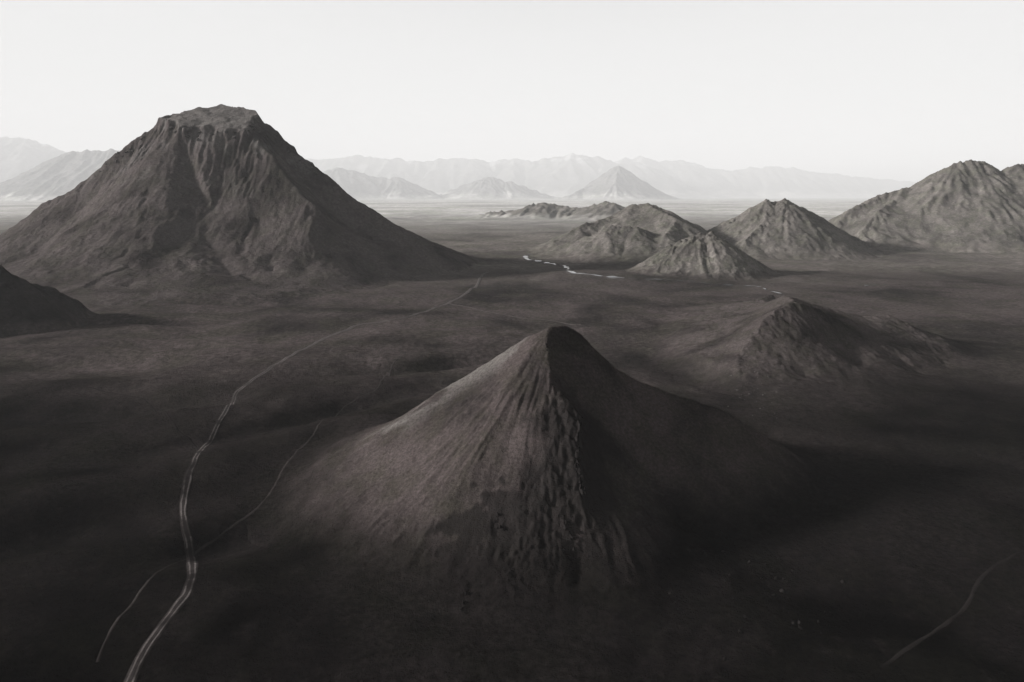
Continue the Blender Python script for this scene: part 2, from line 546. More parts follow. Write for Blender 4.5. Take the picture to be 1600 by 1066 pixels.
def peak_h(x, y):
    wob = 1.2 * fbm(x, y, 9, 3, 301)
    h = membrane(x, y, PEAK_LINES, PEAK_FOOT, (), 6.0, 2)
    up = ss(1, 18, h)
    # streaks of scree running straight down from the summit
    r = np.hypot(x - APEX[0], y - APEX[1]); th = np.arctan2(x - APEX[0], APEX[1] - y)
    u = th * 95.0
    for wl, amp, ln in ((13, 0.9, 60), (5.5, 0.55, 40), (2.8, 0.34, 26)):
        h = h + up * ss(8, 60, r) * amp * (0.45 - np.abs(perlin(u / wl + 0.3 * fbm(x, y, 40, 2, 305), r / ln, 306)) * 1.5) * (0.55 + 0.9 * ss(-0.2, 0.3, fbm(x, y, 50, 2, 307)))
    # broken ribs of lava below the crest
    d, z, qx, qy, sd_ = poly_dist(x, y, [(40, 400, 0), (34, 362, 0), (12, 330, 0), (-20, 300, 0)])
    m = (1 - ss(5, 34, d + 11 * fbm(x, y, 18, 3, 87))) * ss(1, 10, h)
    h = h + m * (2.3 * (ridged(u * 0.9 + 2 * fbm(x, y, 16, 2, 86), r * 0.42, 9.5, 4, 88, 0.7) - 0.66) + 1.9 * (ridged(x, y * 0.8, 6.5, 4, 89, 0.65) - 0.6))
    # jagged crest
    d, z, qx, qy, sd_ = poly_dist(x, y, PEAK_LINES[0])
    h = h + (1 - ss(0, 5, d)) * 1.7 * (ridged(x, y, 6, 3, 92) - 0.6) * ss(4, 20, r)
    return h + up * 0.3 * fbm(x, y, 7, 4, 93)
def peak_rain(X, Y):
    return 0.12 - 0.06 * peak_rock(X, Y, None, None)
def peak_pale(X, Y, Z, H):
    d, z, qx, qy, s_ = poly_dist(X, Y, [(8, 468, 0), (-40, 474, 0), (-90, 455, 0)])
    return (1 - ss(4, 30, d)) * ss(0.35, 0.6, fbm(X * 0.5, Y, 24, 4, 77) * 0.5 + 0.5)
def peak_rock(X, Y, Z, H):
    w = 10 * fbm(X, Y, 14, 3, 66)
    d = poly_dist(X, Y, [(40, 398, 0), (32, 362, 0), (8, 325, 0), (-20, 298, 0)])[0]
    e = poly_dist(X, Y, [(42, 395, 0), (48, 360, 0), (46, 325, 0), (42, 300, 0)])[0]
    c = poly_dist(X, Y, [(-8, 350, 0), (-26, 335, 0), (-40, 322, 0), (-28, 304, 0)])[0]
    j = 13 * fbm(X, Y, 9, 4, 67)
    return np.maximum(np.maximum(1 - ss(14, 32, d + w), 1 - ss(6, 26, e + w)), 1 - ss(11, 16, c + j))
peak = landform("cinder_peak", "sharp dark pyramid peak in the centre foreground with one sunlit face and one black face",
                peak_h, -205, 285, 245, 640, 0.85, M_peak, k=6, eps=0.12, cat='hill', masks={"pale": peak_pale, "rock": peak_rock}, rain=(30000, 9, 60, 5, 3.0, 0.22, 0.25, 0.1), rain_amt=peak_rain, fade=5.5)

# ------------------------------------------------------------------ table mountain on the left
CAP = L((248, 184, 1890), (264, 190, 1865), (290, 198, 1845), (322, 201, 1835), (352, 198, 1840), (380, 194, 1850), (388, 200, 1858),
        (402, 181, 1930), (395, 168, 1985), (345, 163, 2010), (290, 174, 1960))
_c = []
for _a, _b in zip(CAP, CAP[1:] + CAP[:1]):                        # broken rim
    for _t in (0.0, 0.2, 0.4, 0.6, 0.8):
        _p = [_a[i] + (_b[i] - _a[i]) * _t for i in range(3)]
        _j = float(fbm(np.array([_p[0]]), np.array([_p[1]]), 42, 3, 103)[0]); _q = float(fbm(np.array([_p[0]]), np.array([_p[1]]), 38, 3, 104)[0])
        _c.append((_p[0] + 12 * _j, _p[1] + 22 * _q, _p[2] + 7 * _q + 3 * _j))
CAP_PLAIN, CAP = CAP, _c
TABLE_FOOT = [gp(*p) for p in ((30, 522), (105, 506), (200, 489), (300, 481), (400, 481), (480, 472), (560, 458), (640, 444), (705, 431), (755, 420))] + [
    (-60, 2200, 0), (-300, 2480, 0), (-700, 2620, 0), (-1150, 2560, 0), (-1480, 2350, 0), (-1700, 2000, 0), (-1740, 1700, 0), (-1560, 1400, 0), (-1250, 1220, 0), (-980, 1130, 0)]
TABLE_LINES = [
    L((115, 468, 1236), (200, 457, 1320), (300, 452, 1368), (400, 453, 1376), (472, 444, 1450)), L((560, 428, 1585), (640, 417, 1690)),
    L((248, 188, 1888), (236, 203, 1885), (205, 222, 1880), (185, 237, 1875), (165, 251, 1870), (150, 268, 1865), (110, 294, 1850), (60, 323, 1830), (0, 366, 1790), (-90, 425, 1720)),          # left skyline
    L((402, 186, 1935), (425, 197, 1932), (437, 210, 1928), (465, 236, 1920), (490, 256, 1915), (525, 283, 1905), (560, 315, 1895), (622, 352, 1885), (700, 398, 1890)),                        # right skyline
    L((262, 199, 1856), (290, 209, 1838), (322, 213, 1828), (352, 210, 1832), (380, 205, 1842), (391, 211, 1850)),                                                                           # foot of the cap cliff
    L((340, 222, 1818), (342, 250, 1790), (346, 285, 1752), (338, 318, 1706), (305, 358, 1630), (280, 380, 1582), (255, 395, 1535), (235, 412, 1484), (215, 432, 1424), (200, 448, 1376)),     # main gully
    L((284, 212, 1836), (290, 245, 1806), (302, 285, 1758), (322, 318, 1708), (338, 319, 1706)),                                                                                               # left hollow
    L((306, 214, 1830), (312, 245, 1788), (322, 285, 1735), (332, 312, 1702)),                                                                                                                 # rib in the hollow
    L((372, 208, 1838), (368, 240, 1806), (358, 285, 1745), (348, 310, 1712)),                                                                                                                 # right hollow
    L((388, 212, 1846), (384, 245, 1798), (374, 282, 1748)),                                                                                                                                   # rib right of it
    L((393, 212, 1846), (412, 229, 1818), (442, 264, 1766), (470, 300, 1718), (494, 321, 1688), (486, 350, 1632), (473, 395, 1572), (476, 425, 1530)),                                         # lit spur
    L((432, 232, 1880), (470, 275, 1862), (525, 335, 1830), (580, 382, 1795)),                                                                                                # dark gully behind the spur
    L((252, 202, 1870), (225, 250, 1788), (205, 290, 1718), (180, 332, 1645), (140, 380, 1552), (100, 425, 1448), (72, 458, 1335)),                                                            # left front rib
    L((228, 205, 1886), (190, 262, 1845), (130, 325, 1765), (60, 390, 1660), (-20, 440, 1560)),                                                                                                # dip left of it
    L((270, 205, 1850), (262, 260, 1770), (262, 320, 1665), (255, 360, 1592), (235, 390, 1530)),                                                                                               # bulge left of the hollow
    L((330, 385, 1588), (350, 415, 1520), (362, 432, 1480)), L((405, 345, 1668), (412, 395, 1562), (425, 425, 1515)),                                                                           # swells of the front
]
def cap_plane(x, y):
    A_ = np.array([[p[0], p[1], 1] for p in CAP_PLAIN]); zc = np.array([p[2] for p in CAP_PLAIN])
    pl, *_ = np.linalg.lstsq(A_, zc, rcond=None)
    return pl[0] * x + pl[1] * y + pl[2] + 5.0 * fbm(x, y, 60, 4, 109)
def table_h(x, y):
    h = membrane(x, y, TABLE_LINES + [CAP + CAP[:1]], TABLE_FOOT, [(CAP, cap_plane)], 10.0)
    up = ss(5, 60, h)
    ic = inside(x, y, CAP)
    h = h + np.where(ic, 0.3, 1.0) * up * (4.0 * fbm(x, y, 60, 3, 190) + 1.7 * fbm(x, y, 18, 4, 191))
    # gullies cut into the scree and branching towards the foot
    for ln, wd, dp in ((TABLE_LINES[4][3:], 9, 7.0), (L((255, 396, 1532), (205, 420, 1455), (150, 440, 1380), (105, 462, 1290)), 8, 4.5), (L((318, 362, 1630), (345, 400, 1555), (385, 435, 1490), (410, 455, 1420)), 9, 5.0),
                       (L((410, 300, 1735), (395, 350, 1650), (372, 400, 1565)), 7, 4.0), (L((235, 300, 1700), (225, 345, 1610), (195, 395, 1510)), 8, 4.0), (L((150, 300, 1790), (105, 360, 1680), (40, 410, 1560)), 9, 5.0)):
        d, z, qx, qy, _s = poly_dist(x + 16 * fbm(x, y, 60, 4, 195), y + 8 * fbm(x, y, 40, 3, 196), ln)
        h = h - dp * 0.8 * (1 - ss(0, wd * 2.0, d)) * ss(8, 30, h) * (0.5 + 0.8 * ss(-0.3, 0.4, fbm(x, y, 55, 2, 197)))
    # broken rock near the crests, hard beds on the right shoulder
    top = ss(235, 330, h) * np.where(ic, 0.15, 1.0)
    h = h + top * 5 * (ridged(x, y, 30, 4, 194, 0.6) - 0.62)
    bed = 9 * fbm(x, y, 70, 3, 192)
    for zb, th in ((330, 8), (296, 7), (362, 7)):
        m = ss(-th, 0, h + bed - zb) * (1 - ss(0, th * 2.2, h + bed - zb)) * ss(-700, -640, x) * ss(0.40, 0.6, fbm(x, y, 50, 3, 193) + 0.5)
        h = h + th * 0.9 * m
    return h
def table_pale(X, Y, Z, H):
    return np.clip(inside(X, Y, CAP) * 0.75 + 0.5 * ss(0.1, 0.6, fbm(X, Y, 60, 4, 198)) * ss(150, 330, Z), 0, 0.8)
def table_rock(X, Y, Z, H):
    return X * 0
table = landform("table_mountain", "big flat-topped mountain with fluted scree slopes rising on the left",
                 table_h, -1560, 30, 1000, 2480, 2.9, M_table, k=10, eps=0.4, masks={"pale": table_pale, "rock": table_rock}, rain=(40000, 14, 80, 8, 3.2, 0.28, 0.25, 0.12), rain_amt=lambda X, Y: (0.07 + 0.27 * ss(0.0, 0.6, fbm(X, Y, 130, 3, 199))) * ~inside(X, Y, CAP), fade=0.8)

# dark bank at the left edge
def bank_h(x, y):
    wx = 14 * fbm(x, y, 70, 3, 213); wy = 14 * fbm(x, y, 70, 3, 214)
    r = Ridge([at(-330, 404, 1060), at(-160, 409, 1065), at(-60, 410, 1075), at(8, 412, 1085), at(30, 424, 1095)], 1.05, 0.85, 0, ((30, 4), (12, 2)), 30, 6, 211, crag=(16, 6, 30))
    return r.height(x + wx, y + wy) + 3.0 * fbm(x, y, 34, 4, 212)
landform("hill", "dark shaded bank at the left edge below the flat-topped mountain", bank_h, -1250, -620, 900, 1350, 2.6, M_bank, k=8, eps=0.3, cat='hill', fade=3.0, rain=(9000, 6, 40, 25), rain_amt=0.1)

# ------------------------------------------------------------------ hill right of the peak
HILL2_LINES = [
    L((1240, 473, 830), (1216, 481, 818), (1190, 505, 795), (1170, 530, 768), (1156, 555, 738), (1152, 575, 713)),
    L((1240, 473, 830), (1265, 477, 830), (1290, 489, 845), (1335, 512, 842), (1400, 556, 795), (1445, 583, 758)),
    L((1345, 497, 930), (1385, 489, 925), (1420, 506, 900), (1450, 535, 850), (1480, 570, 790), (1504, 598, 730)),
    L((1320, 497, 890), (1375, 522, 856), (1430, 567, 776)),
    L((1245, 500, 805), (1250, 530, 776), (1258, 585, 712)), L((1310, 520, 824), (1335, 575, 760)),
    L((1215, 482, 850), (1150, 512, 872), (1095, 538, 850)),
    L((1240, 472, 850), (1240, 468, 920), (1225, 461, 1020)),
    L((1208, 458, 1160), (1165, 478, 1065), (1127, 496, 990), (1112, 506, 960)), L((1180, 490, 940), (1120, 520, 900))]
HILL2_FOOT = [gp(*p) for p in ((1000, 556), (1060, 592), (1130, 615), (1180, 645), (1260, 675), (1360, 655), (1450, 630), (1525, 610), (1575, 585), (1550, 540))] + [
    (640, 1010, 0), (540, 1130, 0), (450, 1300, 0), (300, 1310, 0), (245, 1150, 0), (200, 1000, 0)]
def hill2_h(x, y):
    h = membrane(x, y, HILL2_LINES, HILL2_FOOT, (), 6.0, 3)
    up = ss(1, 16, h)
    for ln, wl, amp in ((0, 9, 2.6), (1, 10, 2.4), (2, 10, 3.0), (8, 8, 3.2)):
        d, z, qx, qy, _s = poly_dist(x, y, HILL2_LINES[ln])
        h = h + (1 - ss(0, 12, d)) * amp * (ridged(x, y, wl, 4, 272 + ln) - 0.62)
    return h + up * (1.3 * fbm(x, y, 26, 3, 270) + 0.7 * fbm(x, y, 9, 4, 271))
landform("hill", "low dark hill right of the pyramid peak with a sunlit left flank", hill2_h, 90, 720, 560, 1340, 1.4, M_dark, k=6, eps=0.2, cat='hill', rain=(30000, 6, 50, 21, 3.0, 0.22, 0.25, 0.1), rain_amt=0.14, fade=4.0)

# ------------------------------------------------------------------ hills of the middle distance
def hillA_h(x, y):
    fl = ((60, 4), (22, 1.5))
    a = Ridge([at(905, 352, 2500), at(955, 336, 2560), at(985, 319, 2600), at(1012, 317, 2590), at(1040, 326, 2540), at(1068, 347, 2470), at(1096, 366, 2390)], 0.5, 0.5, 0, fl, 40, 10, 281, crag=(30, 12, 40))
    b = Ridge([at(1012, 318, 2585), at(1058, 340, 2380), at(1040, 365, 2260)], 0.5, 0.55, 0, fl, 40, 10, 291, crag=(24, 7, 30))
    c = Ridge([at(925, 364, 2330), at(955, 352, 2330), at(982, 355, 2320), at(995, 352, 2310)], 0.45, 0.5, 0, fl, 40, 10, 292, crag=(18, 10, 24))
    h = smax(a.height(x, y), b.height(x, y), 12); h = smax(h, c.height(x, y), 10)
    return h + 5 * fbm(x, y, 70, 3, 294) + 2.5 * fbm(x, y, 28, 4, 293)
landform("hill", "rugged grey hill in the middle distance below the far cone", hillA_h, -120, 900, 1950, 3000, 5, M_hill, k=26, eps=0.6, cat='hill', rain=(8000, 8, 40, 22), rain_amt=0.18)

def hillB_h(x, y):
    fl = ((34, 4), (13, 2))
    a = Ridge([at(1028, 402, 1790), at(1055, 380, 1800), at(1085, 365, 1805), at(1112, 362, 1800), at(1132, 384, 1780), at(1152, 410, 1760)], 0.62, 0.66, 0, fl, 30, 6, 301, crag=(18, 16, 50))
    return a.height(x, y) + 5 * (ridged(x, y, 26, 4, 303) - 0.6)
landform("hill", "small craggy dark knoll beside the stream", hillB_h, 300, 720, 1560, 2000, 2.4, M_hill, k=16, eps=0.4, cat='hill')

def hillC_h(x, y):
    fl = ((52, 4), (18, 1.4))
    a = Ridge([at(1100, 362, 2520), at(1140, 345, 2530), at(1175, 326, 2540), at(1198, 313, 2540), at(1212, 316, 2540), at(1228, 310, 2530), at(1250, 322, 2510), at(1264, 340, 2490), at(1278, 366, 2440)], 0.55, 0.6, 0, fl, 40, 10, 311, crag=(24, 14, 50))
    b = Ridge([at(1198, 314, 2540), at(1195, 345, 2430), at(1165, 372, 2330)], 0.55, 0.55, 0, fl, 40, 10, 321, crag=(20, 5, 20))
    return smax(a.height(x, y), b.height(x, y), 10) + 5 * fbm(x, y, 70, 3, 323) + 2.5 * fbm(x, y, 28, 4, 322)
landform("hill", "twin-topped grey hill standing alone between the knoll and the right mountain", hillC_h, 520, 1400, 2150, 2900, 4, M_hill, k=22, eps=0.6, cat='hill', rain=(8000, 8, 40, 23), rain_amt=0.18)

def right_h(x, y):
    fl = ((90, 7), (34, 3.5), (15, 2))
    a = Ridge([at(1285, 366, 2800), at(1330, 326, 2950), at(1380, 302, 3000), at(1412, 293, 3000), at(1440, 297, 3000), at(1470, 276, 3000), at(1492, 255, 3000), at(1530, 249, 3000),
               at(1545, 261, 2990), at(1562, 267, 2980), at(1592, 253, 2960), at(1640, 258, 2950), at(1720, 290, 2950), at(1850, 360, 2950)], 0.62, 0.62, 0, fl, 70, 12, 331, crag=(34, 16, 50))
    b = Ridge([at(1592, 254, 2960), at(1600, 308, 2760), at(1555, 345, 2680), at(1515, 372, 2600)], 0.62, 0.66, 0, fl, 60, 10, 341, crag=(28, 6, 20))
    c = Ridge([at(1420, 294, 3000), at(1370, 330, 2850), at(1345, 362, 2720)], 0.5, 0.5, 0, fl, 60, 10, 351, crag=(28, 8, 40))
    h = smax(a.height(x, y), b.height(x, y), 10); h = smax(h, c.height(x, y), 20)
    return h + 9 * fbm(x, y, 130, 3, 353) + 3.5 * fbm(x, y, 40, 4, 352)
landform("mountain", "grey twin-summit mountain with fluted slopes at the right edge", right_h, 1150, 3100, 2350, 3700, 6, M_hill, k=30, eps=0.8, rain=(16000, 10, 50, 24), rain_amt=0.22)

# ------------------------------------------------------------------ far cone, ridges and ranges
def simple(name, label, ridges, box, step, mat, k, eps, rough, seed, cat='mountain'):
    def f(x, y):
        h = None
        for r in ridges:
            q = r.height(x, y)
            h = q if h is None else smax(h, q, k * 0.5)
        return h + rough[1] * fbm(x, y, rough[0], 5, seed)
    return landform(name, label, f, *box, step, mat, k=k, eps=eps, cat=cat)

def far_form(name, label, Y, crests, q, rough_seed, cat='mountain', slope=0.45, widen=0.0):
    """a distant mountain from its crest lines; q is the size of its relief in metres"""
    rs = []
    for i, c in enumerate(crests):
        pts = [at(p[0], p[1], Y * (p[2] if len(p) > 2 else 1.0)) for p in c]
        rs.append(Ridge(pts, slope, slope, 0, ((q, q * 0.15), (q * 0.42, q * 0.06), (q * 0.18, q * 0.02)), q * 0.8, q * 0.16, rough_seed + i, crag=(q * 0.8, q * 0.17, q)))
    allp = [p for r in rs for p in r.pts]
    hmax = max(p[2] for p in allp)
    w = hmax / slope * 1.12 + 300
    box = (min(p[0] for p in allp) - w, max(p[0] for p in allp) + w, min(p[1] for p in allp) - w, max(p[1] for p in allp) + w * 0.35)
    step = max(math.sqrt((box[1] - box[0]) * (box[3] - box[2]) / 34000.0), Y / 1100)
    k = q * 0.35
    def f(x, y):
        h = None
        for r in rs:
            v = r.height(x, y)
            h = v if h is None else smax(h, v, k * 0.5)
        return h + q * 0.07 * fbm(x, y, q * 0.9, 5, rough_seed + 50)
    return landform(name, label, f, *box, step, M_far, k=k, eps=Y / 5000.0, cat=cat, rain=(9000, 6, 30, rough_seed), rain_amt=0.25)

simple("hill", "long low craggy ridge in front of the far cone",
       [Ridge([at(765, 331, 6600), at(820, 328, 6500), at(832, 319, 6450), at(850, 317, 6400), at(880, 322, 6300), at(910, 325, 6200), at(945, 316, 6000), at(960, 318, 5900)], 0.4, 0.4, 0, ((100, 18), (44, 10)), 80, 20, 411, crag=(60, 45, 110))],
       (-700, 1700, 5200, 7200), 13, M_hill, 40, 1.2, (70, 6), 412, 'hill')
far_form("mountain", "pale pointed cone standing in haze at the centre of the horizon", 42000,
         [[(967, 256), (968, 258)], [(967, 259), (940, 281, 0.99), (905, 297, 0.97), (870, 311, 0.95)], [(967, 259), (1008, 287), (1050, 306)], [(966, 260), (962, 285, 0.95)]], 950, 401, slope=0.66)
far_form("hill", "hazy rounded hill left of the far cone", 47000, [[(690, 302), (730, 286), (762, 276), (790, 280), (850, 302)]], 1050, 421, 'hill')
far_form("hill", "hazy double-crested hill just right of the flat-topped mountain", 46000,
         [[(430, 290), (480, 272), (525, 261), (552, 266), (580, 276), (622, 276), (665, 300)]], 1050, 431, 'hill')
far_form("mountain", "hazy flat-crested mountain behind the left slope of the flat-topped mountain", 33000,
         [[(10, 300), (60, 262), (90, 243), (115, 236), (180, 233), (260, 236), (330, 260)]], 780, 441, slope=0.55)
far_form("mountain", "palest rounded mountain at the left edge of the horizon", 55000,
         [[(-200, 240), (-80, 216), (0, 212), (45, 216), (80, 228), (105, 242), (160, 280)]], 1200, 451, slope=0.5)
far_form("mountain", "long pale far range with faint snow patches along the horizon", 72000,
         [[(400, 262), (480, 248), (560, 243), (620, 247), (660, 251), (700, 247), (735, 246), (765, 252), (800, 248), (830, 250), (855, 246), (895, 240), (935, 243), (960, 252), (1000, 254)]], 1850, 461, slope=0.42)
far_form("mountain", "pale snow-streaked range right of the far cone", 80000,
         [[(940, 262), (975, 245), (1000, 243), (1030, 252), (1065, 250), (1110, 262), (1150, 264), (1200, 260), (1240, 263), (1300, 271), (1380, 279), (1500, 290), (1650, 294)]], 2000, 471, slope=0.42)

# ------------------------------------------------------------------ laying things on the land
def surf_z(x, y):
    x = np.atleast_1d(np.asarray(x, float)); y = np.atleast_1d(np.asarray(y, float))
    aa = np.arctan2(x, y); rr = np.clip(np.hypot(x, y), rad[0] + 1e-3, rad[-1] * 0.999)
    i = np.clip(np.searchsorted(ang, aa) - 1, 0, len(ang) - 2); j = np.clip(np.searchsorted(rad, rr) - 1, 0, len(rad) - 2)
    u = (aa - ang[i]) / (ang[i + 1] - ang[i]); v = (rr - rad[j]) / (rad[j + 1] - rad[j])
    z = GZ[j, i] * (1 - u) * (1 - v) + GZ[j, i + 1] * u * (1 - v) + GZ[j + 1, i] * (1 - u) * v + GZ[j + 1, i + 1] * u * v
    for (x0, y0, sx_, sy_, Zg) in LAND:
        ny, nx = Zg.shape
        fx = (x - x0) / sx_; fy = (y - y0) / sy_
        ok = (fx >= 0) & (fy >= 0) & (fx < nx - 1) & (fy < ny - 1)
        if not ok.any(): continue
        ix = np.clip(fx.astype(int), 0, nx - 2); iy = np.clip(fy.astype(int), 0, ny - 2)
        u = fx - ix; v = fy - iy
        zz = Zg[iy, ix] * (1 - u) * (1 - v) + Zg[iy, ix + 1] * u * (1 - v) + Zg[iy + 1, ix] * (1 - u) * v + Zg[iy + 1, ix + 1] * u * v
        z = np.where(ok, np.maximum(z, zz), z)
    return z

def land_at(px, py):
    """the spot on the land that the photograph shows at pixel (px, py)"""
    dy = 1066 * CP + (533 - py) * SP
    dz = -1066 * SP + (533 - py) * CP
    k_ = np.geomspace(150, 9000, 6000) / dy
    X, Y, Z = (px - 800) * k_, dy * k_, CAM_H + dz * k_
    b_ = np.nonzero(Z < surf_z(X, Y))[0]
    i = b_[0] if len(b_) else -1
    return float(X[i]), float(Y[i])

def smooth_path(pts, step):
    P = np.array(pts, float)
    P = np.vstack([2 * P[0] - P[1], P, 2 * P[-1] - P[-2]])
    out = []
    for i in range(1, len(P) - 2):
        n = max(2, int(np.linalg.norm(P[i + 1] - P[i]) / step))
        for t in np.arange(n) / n:
            a, b, c, d = P[i - 1], P[i], P[i + 1], P[i + 2]
            out.append(0.5 * (2 * b + (c - a) * t + (2 * a - 5 * b + 4 * c - d) * t * t + (3 * b - a - 3 * c + d) * t ** 3))
    out.append(P[-2])
    return np.array(out)

def ribbon(name, path, offs, lifts, mat, parent=None, wvar=None, sunk=None):
    """a strip laid along a path: offsets sideways and lifts above the land across its width"""
    T = np.gradient(path, axis=0); T /= np.linalg.norm(T, axis=1)[:, None] + 1e-9
    Nn = np.stack([-T[:, 1], T[:, 0]], 1)
    n, m = len(path), len(offs)
    V = np.zeros((n, m, 3))
    w = np.ones(n) if wvar is None else wvar
    for j, (o_, l_) in enumerate(zip(offs, lifts)):
        q = path + Nn * (o_ * w)[:, None]
        V[:, j, 0] = q[:, 0]; V[:, j, 1] = q[:, 1]; V[:, j, 2] = surf_z(q[:, 0], q[:, 1]) + l_ * (1 + 2.0 * ss(600, 1400, q[:, 1])) - (0 if sunk is None else 2.5 * sunk)
    return mesh_object(name, V.reshape(-1, 3), grid_faces(m, n)[:, ::-1], mat, parent)

def gravel_mat(name, c0, c1, scale, wet=None, far=None):
    """loose gravel; far = paler colour farther out, in step with the plain"""
    m, t, b = new_mat(name); N = NB(t); p = N.pos()
    n = N.noise(p, scale, 6, 0.7)
    c = N.ramp(n, [(0.3, c0), (0.7, c1)])
    c = N.mix(N.mapr(N.noise(p, 1 / 23, 3, 0.6), 0.48, 0.6), c, wet or c0)
    if far:
        g = N.n("ShaderNodeNewGeometry"); sx = N.n("ShaderNodeSeparateXYZ"); N.l(g.outputs["Position"], sx.inputs[0])
        c = N.mix(N.mapr(sx.outputs[1], 520, 980), c, N.ramp(n, [(0.3, tuple(v * 0.7 for v in far)), (0.7, far)]))
    N.l(c, b.inputs["Base Color"]); N.bump(b, N.noise(p, scale * 2, 6, 0.7), 0.15)
    return m
M_rut = gravel_mat("track_gravel", (0.035, 0.031, 0.03), (0.085, 0.077, 0.074), 0.6, (0.016, 0.014, 0.0135), (0.075, 0.068, 0.065))
M_bed = gravel_mat("track_bed", (0.009, 0.008, 0.0078), (0.024, 0.021, 0.0205), 0.35, None, (0.050, 0.045, 0.043))
M_path = gravel_mat("path_dust", (0.013, 0.0114, 0.011), (0.027, 0.0238, 0.0226), 0.4, (0.013, 0.0115, 0.011), (0.045, 0.040, 0.038))

M_faint = gravel_mat("faint_dust", (0.0062, 0.0054, 0.0052), (0.0125, 0.011, 0.0106), 0.3, (0.0055, 0.0048, 0.0046))
TRACK = [(196, 1080), (210, 1050), (235, 1002), (262, 965), (288, 932), (300, 905), (301, 885), (295, 850), (289, 820), (286, 795), (290, 765), (300, 730), (318, 700), (338, 668), (356, 636),
         (368, 617), (390, 598), (420, 577), (455, 556), (500, 533), (535, 518), (560, 508), (610, 500), (650, 491), (690, 478), (722, 463), (745, 446), (752, 433), (762, 425)]
path = smooth_path([land_at(*p) for p in TRACK], 2.0)
path[:, 0] += 0.5 * fbm(path[:, 0], path[:, 1], 30, 2, 701)
tw = 1.0 + 0.25 * perlin(path[:, 1] / 40, path[:, 0] / 40, 702)
tw = tw * (1 + 0.35 * ss(650, 1200, path[:, 1]))
track = ribbon("dirt_track", path, (-2.6, -1.9, -0.5, 0.5, 1.9, 2.6), (0.02, 0.16, 0.20, 0.20, 0.16, 0.02), M_bed, None, tw)
tag(track, "pale two-rutted dirt track winding from the bottom left edge to the flat-topped mountain", "track", kind='structure')
for sgn in (-1, 1):
    ribbon("wheel_rut", path, tuple(sorted((sgn * 0.9, sgn * 1.25, sgn * 1.75))), (0.22, 0.27, 0.22), M_rut, track, tw * (1 + 0.22 * fbm(path[:, 1], path[:, 0], 14, 3, 703 + sgn)))

def footpath(label, px, w, mat=M_path):
    p_ = smooth_path([land_at(*q) for q in px], 2.0)
    p_[:, 0] += 0.7 * fbm(p_[:, 0], p_[:, 1], 18, 3, 711)
    o = ribbon("footpath", p_, (-w, -w * 0.4, w * 0.4, w), (0.03, 0.16, 0.16, 0.03), mat, None, 1 + 0.4 * perlin(p_[:, 1] / 17, p_[:, 0] / 17, 712))
    return tag(o, label, "footpath", kind='structure')
footpath("thin footpath crossing the dirt track and climbing along the left foot of the pyramid peak",
         [(152, 1035), (166, 1000), (190, 962), (225, 915), (248, 893), (285, 876), (315, 858), (345, 836), (400, 796), (425, 765), (455, 716), (490, 680), (525, 650), (560, 622), (592, 604), (612, 575), (634, 556), (680, 549), (720, 545)], 0.7)
footpath("faint footpath across the dark plain left of the dirt track", [(42, 590), (90, 597), (150, 608), (205, 620), (240, 640), (275, 668), (300, 690), (312, 706)], 0.8, M_faint)
footpath("faint trail at the bottom right corner of the plain", [(1375, 1044), (1420, 1012), (1462, 985), (1496, 962), (1515, 935), (1532, 905), (1556, 884), (1582, 868), (1612, 857)], 0.9, M_faint)
footpath("faint old track joining the dirt track from the right", [(700, 474), (740, 482), (790, 492), (850, 500), (900, 508)], 1.6)

# stream of melt water
wm, wt, wb = new_mat("stream_water")
wb.inputs["Base Color"].default_value = (0.03, 0.032, 0.034, 1); wb.inputs["Roughness"].default_value = 0.08
wb.inputs["Specular IOR Level"].default_value = 0.6; wb.inputs["IOR"].default_value = 1.33
WN = NB(wt); WN.bump(wb, WN.noise(WN.pos(), 0.35, 4, 0.6), 0.05)
M_bar = gravel_mat("gravel_bar", (0.026, 0.023, 0.022), (0.05, 0.045, 0.043), 0.3)
def stream(label, px, w, seed, gap=0.06):
    p_ = smooth_path([land_at(*q) for q in px], 5.0)
    p_[:, 0] += 7 * fbm(p_[:, 0], p_[:, 1], 90, 3, seed)
    wv = np.maximum(0.03, 0.1 + 1.5 * np.abs(perlin(p_[:, 1] / 55, p_[:, 0] / 55, seed + 1)) + 1.0 * perlin(p_[:, 1] / 21, p_[:, 0] / 21, seed + 2))
    o = ribbon("stream", p_, (-w, -w * 0.3, w * 0.3, w), (0.35, 0.42, 0.42, 0.35), wm, None, wv, wv < gap)
    tag(o, label, "stream", kind='structure')
    if w > 5: ribbon("gravel_bar", p_, (-w * 2.4, -w * 1.6, w * 1.6, w * 2.2), (0.0, 0.3, 0.3, 0.0), M_bar, o, 0.6 + 0.6 * np.abs(perlin(p_[:, 1] / 70, p_[:, 0] / 70, seed + 4)))
    return o
stream("bright winding stream on the plain left of the craggy knoll", [(830, 397), (822, 401), (826, 406), (850, 410), (868, 414), (884, 419), (893, 425), (905, 428), (925, 430), (950, 433), (976, 435)], 7.5, 721, 0.12)
stream("thin glinting stream between the craggy knoll and the low dark hill", [(976, 435), (1010, 437), (1045, 438), (1085, 440), (1120, 445), (1150, 446), (1180, 448), (1198, 454), (1218, 460)], 3.2, 731, 0.16)
stream("short far glint of water on the right plain", [(1350, 447), (1365, 446), (1385, 445)], 3.0, 741)

